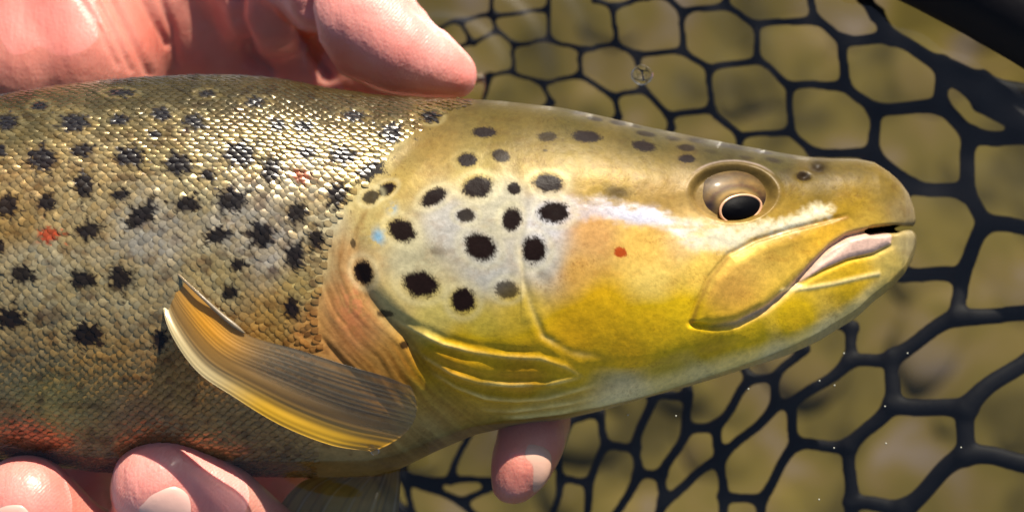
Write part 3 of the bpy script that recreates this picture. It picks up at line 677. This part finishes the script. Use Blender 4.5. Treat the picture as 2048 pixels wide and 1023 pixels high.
# ------------------------------------------------------------------ hand
def capsule_chain(ch, step=0.0022):
    out = []
    pts = [(at(x, y, z), r * S) for x, y, z, r in ch]
    for (p, r0), (q, r1) in zip(pts[:-1], pts[1:]):
        n = max(2, int(np.linalg.norm(q - p) / step))
        for t in np.linspace(0, 1, n, endpoint=False): out.append((p * (1 - t) + q * t, r0 * (1 - t) + r1 * t))
    out.append(pts[-1]); return out
CH = [
 [(-1500, -1150, -.080, 300), (-800, -640, -.070, 285), (-320, -240, -.056, 270), (40, -230, -.052, 255), (120, -60, -.0400, 210), (170, 120, -.0310, 165), (190, 220, -.0400, 150)],   # forearm, palm
 [(-200, -120, -.048, 230), (-60, 120, -.033, 170), (-20, 240, -.040, 150)],
 [(40, -60, -.041, 205), (70, 130, -.0315, 165)],
 [(120, -60, -.041, 200), (300, -10, -.043, 165), (400, 70, -.047, 140), (470, 90, -.048, 120), (630, 120, -.050, 105), (780, 160, -.050, 80)],  # filler mass, extended to darken the gap below the thumb
 [(120, -160, -.046, 210), (330, -120, -.043, 165), (450, -80, -.040, 145), (545, -50, -.0340, 126), (545, 6, -.0330, 120)],                       # thumb root
 [(550, -70, -.031, 112), (640, -60, -.0200, 116), (722, 40, -.0130, 121), (795, 98, -.0105, 97), (862, 130, -.0100, 73), (908, 150, -.0100, 54)],  # thumb tip
 [(150, 160, -.042, 160), (330, 260, -.052, 130), (600, 420, -.058, 105), (860, 610, -.056, 90), (1000, 760, -.044, 80), (1074, 832, -.012, 74), (1060, 885, .000, 72), (1042, 932, .005, 64), (1026, 966, .006, 48)],   # index
 [(150, 160, -.042, 160), (240, 400, -.056, 120), (430, 700, -.056, 105), (560, 980, -.040, 95), (575, 1120, -.012, 84), (520, 1065, .000, 76), (440, 1005, .008, 84), (332, 978, .009, 114)],  # middle
 [(60, 160, -.042, 160), (0, 400, -.056, 120), (60, 740, -.056, 105), (200, 1010, -.040, 92), (250, 1120, -.010, 86), (150, 1080, .004, 84), (52, 1012, .009, 106)],  # ring
 [(-60, 160, -.042, 160), (-300, 400, -.054, 110), (-330, 740, -.052, 95), (-220, 1010, -.034, 82), (-180, 1080, -.006, 76), (-270, 1050, .010, 80)],
]
Vs, Fs, o = [], [], 0
bm = bmesh.new(); bmesh.ops.create_icosphere(bm, subdivisions=3, radius=1); bm.verts.ensure_lookup_table()
iv3 = np.array([v.co[:] for v in bm.verts]); if3 = np.array([[v.index for v in f.verts] for f in bm.faces]); bm.free()
for ch in CH:
    for p, r in capsule_chain(ch): Vs.append(iv3 * r + p); Fs.append(if3 + o); o += len(iv3)
hand = mesh_np('hand', np.vstack(Vs), np.vstack(Fs), M_SKIN)
md = hand.modifiers.new('r', 'REMESH'); md.mode = 'VOXEL'; md.voxel_size = 0.0013
m2 = hand.modifiers.new('s', 'SMOOTH'); m2.factor = 0.5; m2.iterations = 14
m3 = hand.modifiers.new('sub', 'SUBSURF'); m3.levels = 1; m3.render_levels = 1
dg = bpy.context.evaluated_depsgraph_get(); me = bpy.data.meshes.new_from_object(hand.evaluated_get(dg))
hand.modifiers.clear(); old = hand.data; hand.data = me; bpy.data.meshes.remove(old); me.name = 'hand'
me.polygons.foreach_set('use_smooth', np.ones(len(me.polygons), bool))
if not me.materials: me.materials.append(M_SKIN)
# creases of the palm, folds of the finger joints, grip ridges of the thumb pad
nvv = len(me.vertices); co = np.empty(nvv * 3, np.float32); me.vertices.foreach_get('co', co); co = co.reshape(-1, 3)
no_ = np.empty(nvv * 3, np.float32); me.vertices.foreach_get('normal', no_); no_ = no_.reshape(-1, 3)
ff = co @ RX; hx_, hy_ = proj(ff)
h = np.zeros(nvv)
for (pl, w_, dep) in [([(200, -40), (255, 60), (300, 150)], 9, .0009), ([(255, -60), (300, 30), (335, 90)], 7, .0008), ([(300, -60), (345, 60), (352, 130)], 7, .0008), ([(120, -60), (190, 40), (235, 130)], 6, .0004), ([(160, -60), (225, 60), (262, 140)], 6, .0005),
    ([(612, -60), (604, 20), (618, 92), (655, 150)], 13, .0035), ([(470, -60), (468, 40), (500, 120), (540, 150)], 14, .003), ([(836, -6), (850, 26), (884, 50)], 7, .0005), ([(820, 10), (850, 36), (880, 66)], 7, .0004)]:
    h -= dep * np.exp(-(seg_dist(hx_, hy_, pl) / w_) ** 2) * (ff[:, 2] > -0.045)
co = co + no_ * h[:, None]
me.vertices.foreach_set('co', co.astype(np.float32).ravel()); me.update()
tag(hand, 'bare pink hand gripping the trout from behind, thumb along its back', 'hand')
def nail(cx, cy, z, r, dirv, upv, la, lb):
    c = at(cx, cy, z); d = np.array(dirv, float); d /= np.linalg.norm(d); u = np.array(upv, float); u -= d * (u @ d); u /= np.linalg.norm(u); s = np.cross(u, d)
    pts = []
    n = 22
    for i in range(n):
        for j in range(n):
            a = (i / (n - 1) - 0.5) * 2; b_ = (j / (n - 1) - 0.5) * 2
            k = math.sqrt(1 - 0.5 * b_ * b_), math.sqrt(1 - 0.5 * a * a)
            al, be = a * k[0] * la, b_ * k[1] * lb
            v = d * math.cos(al) * math.cos(be) + s * math.sin(al) + u * math.sin(be) * math.cos(al)
            edge_ = max(abs(a), abs(b_)) ** 6
            pts.append(c + v * (r * S * (1.012 - 0.07 * edge_)))
    return mesh_np('fingernail', np.array(pts), grid_faces(n, n), M_NAIL, hand)
nail(338, 978, .0090, 112, (0.02, -0.36, 0.93), (-0.45, 0.75, 0.3), 0.60, 0.50)
nail(50, 1012, .0090, 104, (-0.15, -0.36, 0.93), (-0.4, 0.75, 0.3), 0.60, 0.5)

nail(1046, 930, .0036, 70, (0.34, -0.05, 0.94), (-0.4, -0.9, 0.0), 0.62, 0.95)

# ------------------------------------------------------------------ landing net
net = empty('landing_net'); tag(net, 'black rubber landing net spread under the trout', 'net')
NODES = dict(
 a1=(1228, 13), a2=(1366, 26), a3=(1448, 12), a4=(1512, 50), a5=(1631, 40), a6=(1686, 80), a7=(1784, 76), a8=(1882, 129),
 b1=(985, 30), b2=(1096, 19), b3=(994, 63), b4=(1029, 88), b5=(1100, 79), b6=(1164, 99), b7=(1233, 88), b8=(1270, 108), b9=(1366, 102), b10=(1420, 138), b11=(1516, 120), b12=(1581, 173), b13=(1690, 171), b14=(1747, 218), b15=(1882, 212), b16=(1941, 270),
 c1=(1025, 145), c2=(1079, 164), c3=(1158, 152), c4=(1228, 193), c5=(1287, 180), c6=(1339, 232), c7=(1423, 219), c8=(1480, 273), c9=(1581, 263), c10=(1624, 304), c11=(1748, 307), c12=(1822, 372), c13=(1932, 384), c14=(1972, 447), c15=(1920, 553), c16=(1915, 632),
 c0=(979, 150), c17=(1105, 206), c18=(1238, 234), c19=(1343, 256),
 d1=(1806, 547), d2=(1786, 714), d3=(1698, 722), d4=(1704, 655), d5=(1785, 808), d6=(1932, 817), d7=(1931, 908), d8=(1700, 890), d9=(1703, 1003), d10=(1810, 1016), d11=(1592, 887), d12=(1580, 809), d13=(1552, 808), d14=(1548, 757), d15=(1500, 757), d16=(1608, 697),
 e1=(1440, 917), e2=(1447, 992), e3=(1522, 1000), e4=(1431, 852), e5=(1375, 857), e6=(1375, 788), e7=(1308, 788), e8=(1271, 893), e9=(1277, 947), e10=(1323, 947), e11=(1326, 1003), e12=(1212, 889), e13=(1199, 826), e14=(1138, 840), e15=(1114, 917), e16=(1121, 957), e17=(1177, 964),
 # edges and outside
 o1=(1334, -8), o2=(1190, 0), o3=(1618, -20), o4=(1727, -6), o5=(2090, 202), o6=(2090, 278), o7=(2080, 262), o8=(2090, 460), o9=(2090, 624), o10=(2090, 690), o11=(2090, 932), o12=(1830, 1080), o13=(1690, 1090), o14=(1535, 1090), o15=(1440, 1090), o16=(1310, 1090), o17=(1200, 1080), o18=(1170, 1090), o19=(1090, 1080), o20=(915, 42), o21=(947, 86), o22=(1458, -20), o23=(1950, -10), o24=(1290, -6), o25=(1096, -40), o26=(985, -30), o27=(2048, 880), o28=(1753, 28), o29=(1960, 162), o30=(1965, 200),
 # hidden below the trout
 h1=(1460, 690), h2=(1560, 640), h3=(1690, 560), h4=(1640, 480), h5=(1700, 400), h6=(1560, 420), h7=(1480, 350), h8=(1400, 420), h9=(1290, 330), h10=(1220, 420), h11=(1120, 300), h12=(1040, 380), h13=(1330, 560), h14=(1420, 560), h15=(1240, 560), h16=(1150, 640), h17=(1200, 740), h18=(1300, 700), h19=(1380, 700), h20=(1060, 540), h21=(980, 660), h22=(1060, 760), h23=(960, 820), h24=(900, 960), h25=(803, 950), h26=(960, 500), h27=(880, 620), h28=(840, 780), h29=(940, 300),
 o31=(860, 66), o32=(880, 110), o33=(900, 180), f1=(923, 1003), f2=(831, 1040), f3=(990, 1060), f4=(1020, 960))
EDGES = '''o20-o31 o21-o32 o20-o21 c0-o33 o33-o32 a1-o2 a1-o24 o24-o1 o1-a2 a2-a3 a3-a4 a3-o22 a4-a5 a5-o3 a5-a6 a6-a7 a7-o28 o28-o4 a7-a8 a8-o29 o29-o5 a8-o30 o30-o7 a8-b15 b15-b16 b16-o6
 a1-b7 a2-b9 a4-b11 a6-b13 b1-b2 b2-o25 b1-o26 b1-o20 b1-b3 b3-o21 b3-b4 b4-b5 b5-b2 b5-b6 b6-b7 b7-b8 b8-b9 b9-b10 b10-b11 b11-b12 b12-b13 b13-b14 b14-b15 b16-c13
 b4-c1 c1-c0 c1-c2 c2-c3 b6-c3 c3-c4 c4-c5 b8-c5 c5-c6 c6-c7 b10-c7 c7-c8 c8-c9 b12-c9 c9-c10 c10-c11 b14-c11 c11-c12 c12-c13 c13-c14 c14-o8 c14-c15 c15-c16 c16-o9 c15-d1 c16-d2 d2-d3 d2-d5 d3-d4 d3-d12 d5-d6 d5-d8 d6-o10 d6-d7 d7-o11 d7-d10 d8-d11 d8-d9 d9-d10 d9-o13 d10-o12 d11-d12 d12-d13 d13-d14 d14-d15 d14-d16 d11-e3 d13-e1 e3-e2 e3-o14 e2-e1 e2-o15 e1-e4 e1-e11 e4-e5 e4-d15 e5-e6 e6-e7 e5-e10 e10-e9 e10-e11 e9-e8 e8-e7 e8-e12 e9-o17 e11-o16 e12-e13 e12-e17 e13-e14 e14-e15 e15-e16 e16-e17 e16-o19 e17-o18
 c2-c17 c4-c18 c6-c19 d4-h2 d16-h2 d1-h3 h3-h4 h2-h3 h4-c12 h4-h6 h6-h5 h5-c11 h6-h7 h7-c8 h7-h8 h8-h9 h9-c19 h9-h11 h10-h8 h10-h12 h11-c18 h11-h12 h12-h26 h29-c17 h29-c0 h29-h12 h13-h14 h14-h6 h13-h10 h13-h18 h18-h19 h19-h14 h19-e6 h18-h17 h17-e7 h17-h16 h16-h15 h15-h10 h16-h20 h20-h26 h20-h21 h21-h22 h22-h17 h22-e13 h1-d15 h1-h19 h1-h2 h23-h22 h23-e14 h21-h27 h27-h26 h27-h28 h28-h23 h28-h25 h25-f1 h25-f2 h24-h23 h24-f4 f4-e15 f1-f3 f1-f4 h24-h25'''.split()
def net_z(x, y):
    t = np.clip((1950 - x) / 900, 0, 1.6)
    return -0.026 - 0.026 * t - 0.004 * np.sin(y / 170.0) - 0.006 * sm(500, 200, y) * sm(1500, 1900, x) * 0
def net_r(x, y):
    return (9.5 + 8.5 * sm(1500, 1950, x) + 3.0 * sm(560, 860, y)) * (1 - 0.2 * sm(1350, 1050, x)) * S
parts = []
for e_ in EDGES:
    k0, k1 = e_.split('-'); (x0, y0), (x1, y1) = NODES[k0], NODES[k1]
    n = 11; t = np.linspace(0, 1, n)
    L_ = math.hypot(x1 - x0, y1 - y0); nx_, ny_ = -(y1 - y0) / L_, (x1 - x0) / L_
    amp = L_ * 0.045 * random.choice((-1, 1)) * random.uniform(0.4, 1)
    w_ = np.sin(t * 2 * np.pi) * amp * 0.6 + np.sin(t * np.pi) * amp * 0.5
    X_ = x0 + (x1 - x0) * t + nx_ * w_; Y_ = y0 + (y1 - y0) * t + ny_ * w_
    pts = np.array([at(x, y, float(net_z(x, y))) for x, y in zip(X_, Y_)])
    fl = np.minimum(0.75, 16 / max(L_, 30) * 2.2)
    rad = np.array([float(net_r(x, y)) for x, y in zip(X_, Y_)]) * (1 + 0.35 * np.abs(2 * t - 1) ** 4)
    if e_ in ('a8-o30', 'o30-o7', 'a8-o29', 'o29-o5'): rad = rad * (1.0 + 0.4 * (np.hypot(X_ - 1882, Y_ - 129) / 150).clip(0, 1))
    if e_ in ('a7-o28', 'o28-o4'): rad = rad * 1.1
    parts.append(tube(pts, rad, 10, 0.7))
used = set(sum((e.split('-') for e in EDGES), []))
for k_ in used:
    x, y = NODES[k_]; r_ = float(net_r(x, y)) * 1.42
    parts.append((iv * (r_, r_, r_ * 0.7) + at(x, y, float(net_z(x, y))), np.c_[ifc, ifc[:, 2]]))
V, F = join(parts); netting = mesh_list('netting', V, F, M_RUBBER, net)
md = netting.modifiers.new('r', 'REMESH'); md.mode = 'VOXEL'; md.voxel_size = 0.0005
m2 = netting.modifiers.new('s', 'SMOOTH'); m2.factor = 0.5; m2.iterations = 10
dg = bpy.context.evaluated_depsgraph_get(); me = bpy.data.meshes.new_from_object(netting.evaluated_get(dg))
netting.modifiers.clear(); old = netting.data; netting.data = me; bpy.data.meshes.remove(old); me.name = 'netting'
me.polygons.foreach_set('use_smooth', np.ones(len(me.polygons), bool))
if not me.materials: me.materials.append(M_RUBBER)
# the rest of the bag, out to the hoop
HCX, HCY, HR = 420.0, 2540.0, 2960.0
hexn = {}; A_ = 105.0
for i in range(-30, 34):
    for j in range(-20, 60):
        for q, (ox, oy) in enumerate(((0, 0), (A_ * 0.5, A_ * 0.87))):
            x = i * A_ * 3 + (j % 2) * A_ * 1.5 + (0 if q == 0 else A_); y = j * A_ * 0.866
            if q == 0: hexn[(i, j, 0)] = (x, y)
            else: hexn[(i, j, 1)] = (x, y)
pts_ = np.array(list(hexn.values())); pts_ = pts_ + rng.normal(0, 9, pts_.shape)
box = (pts_[:, 0] > 840) & (pts_[:, 0] < 2120) & (pts_[:, 1] > -70) & (pts_[:, 1] < 1120)
rr = np.hypot(pts_[:, 0] - HCX, pts_[:, 1] - HCY)
pts_ = pts_[~box & (rr < HR + 60) & (pts_[:, 1] < 2300) & (pts_[:, 0] > -1600) & (pts_[:, 0] < 3000)]
def out_z(x, y):
    k = float(sm(0.80, 1.0, np.array(math.hypot(x - HCX, y - HCY) / HR)))
    return float(net_z(x, y)) * (1 - k) + float(at_level(x, y, -0.004)[2]) * k
parts = []
def strand(a, b):
    t = np.linspace(0, 1, 5); X_ = a[0] + (b[0] - a[0]) * t; Y_ = a[1] + (b[1] - a[1]) * t
    parts.append(tube(np.array([at(x, y, out_z(x, y)) for x, y in zip(X_, Y_)]), 0.0012 * (1 + 0.4 * np.abs(2 * t - 1) ** 3), 6, 0.7))
for i in range(len(pts_)):
    d_ = np.hypot(pts_[i + 1:, 0] - pts_[i, 0], pts_[i + 1:, 1] - pts_[i, 1])
    for k_ in np.where(d_ < A_ * 1.35)[0]: strand(pts_[i], pts_[i + 1 + k_])
for k_ in [q for q in NODES if q[0] == 'o' and q in used] + ['f2', 'f3']:
    x, y = NODES[k_]
    if math.hypot(x - HCX, y - HCY) > HR - 30 or (880 < x < 2060 and 0 <= y < 1025): continue
    d_ = np.hypot(pts_[:, 0] - x, pts_[:, 1] - y)
    for i in np.argsort(d_)[:2]:
        if d_[i] < 230:
            t = np.linspace(0, 1, 5); X_ = x + (pts_[i, 0] - x) * t; Y_ = y + (pts_[i, 1] - y) * t
            zz_ = float(net_z(x, y)) * (1 - t) + out_z(*pts_[i]) * t
            parts.append(tube(np.array([at(a, b, c) for a, b, c in zip(X_, Y_, zz_)]), 0.0012, 6, 0.7))
V, F = join(parts); mesh_list('netting', V, F, M_RUBBER, net)
# hoop: a wide ring lying at the surface
hc = W(at_level(420, 2540, 0.004)); p1 = W(at_level(1868, -78, 0.004)); p2 = W(at_level(2096, 62, 0.004))
hr = (np.linalg.norm(p1 - hc) + np.linalg.norm(p2 - hc)) / 2
an = np.linspace(0, 2 * np.pi, 161)
ring = np.stack([hc[0] + hr * np.cos(an), hc[1] + hr * np.sin(an), np.full(161, 0.004)], 1) @ RX
V, F = tube(ring, 0.0098, 20, caps=False); mesh_np('hoop', V, F, M_HOOP, net)
# ------------------------------------------------------------------ droplets, bubble, specks
M_DROP, n, l, b = new_mat('water drop')
b.inputs['Base Color'].default_value = (1, 1, 1, 1); b.inputs['Roughness'].default_value = 0.02; b.inputs['Transmission Weight'].default_value = 1; b.inputs['IOR'].default_value = 1.33
def blob(name, p, r, fl, label, cat, group=None):
    u, v = np.meshgrid(np.linspace(0, 2 * np.pi, 24, endpoint=False), np.linspace(0, np.pi, 14), indexing='ij')
    Vb = np.stack([np.sin(v) * np.cos(u) * (1 + 0.08 * np.cos(2 * u)), np.sin(v) * np.sin(u), np.cos(v) * fl], -1).reshape(-1, 3) * r + p
    Fb = np.vstack([grid_faces(24, 14), np.stack([23 * 14 + np.arange(13), 23 * 14 + np.arange(1, 14), np.arange(1, 14), np.arange(13)], 1)])
    return tag(mesh_np(name, Vb, Fb, M_DROP), label, cat, group)
blob('water_bubble', at_level(1284, 150, WATER + 0.0002), 0.0021, 0.4, 'round clear bubble floating on the water above the trout head', 'bubble')
blob('water_droplet', at(750, 902, .0228), 0.0008, 0.9, 'large clear droplet hanging on the tip of the pectoral fin', 'droplet')
blob('water_droplet', at(742, 892, .0232), 0.0005, 0.9, 'small clear droplet just behind the pectoral fin tip', 'droplet')
blob('water_droplet', at(916, 200, -.003), 0.0006, 0.9, 'clear droplet under the tip of the thumb', 'droplet')
Vs, Fs, o = [], [], 0
for (x, y) in [(1688, 706), (1815, 706), (1639, 761), (1669, 770), (1497, 777), (1352, 831), (1256, 829), (1668, 895), (1772, 886), (1638, 998), (1770, 812), (1922, 894)]:
    Vs.append(iv * 0.00018 + at_level(x, y, WATER - 0.002)); Fs.append(ifc + o); o += len(iv)
sp = mesh_np('floating_specks', np.vstack(Vs), np.vstack(Fs), plain('pale speck', (0.5, 0.5, 0.46), 0.6))
tag(sp, 'tiny pale specks drifting in the water over the net', 'specks', kind='stuff')
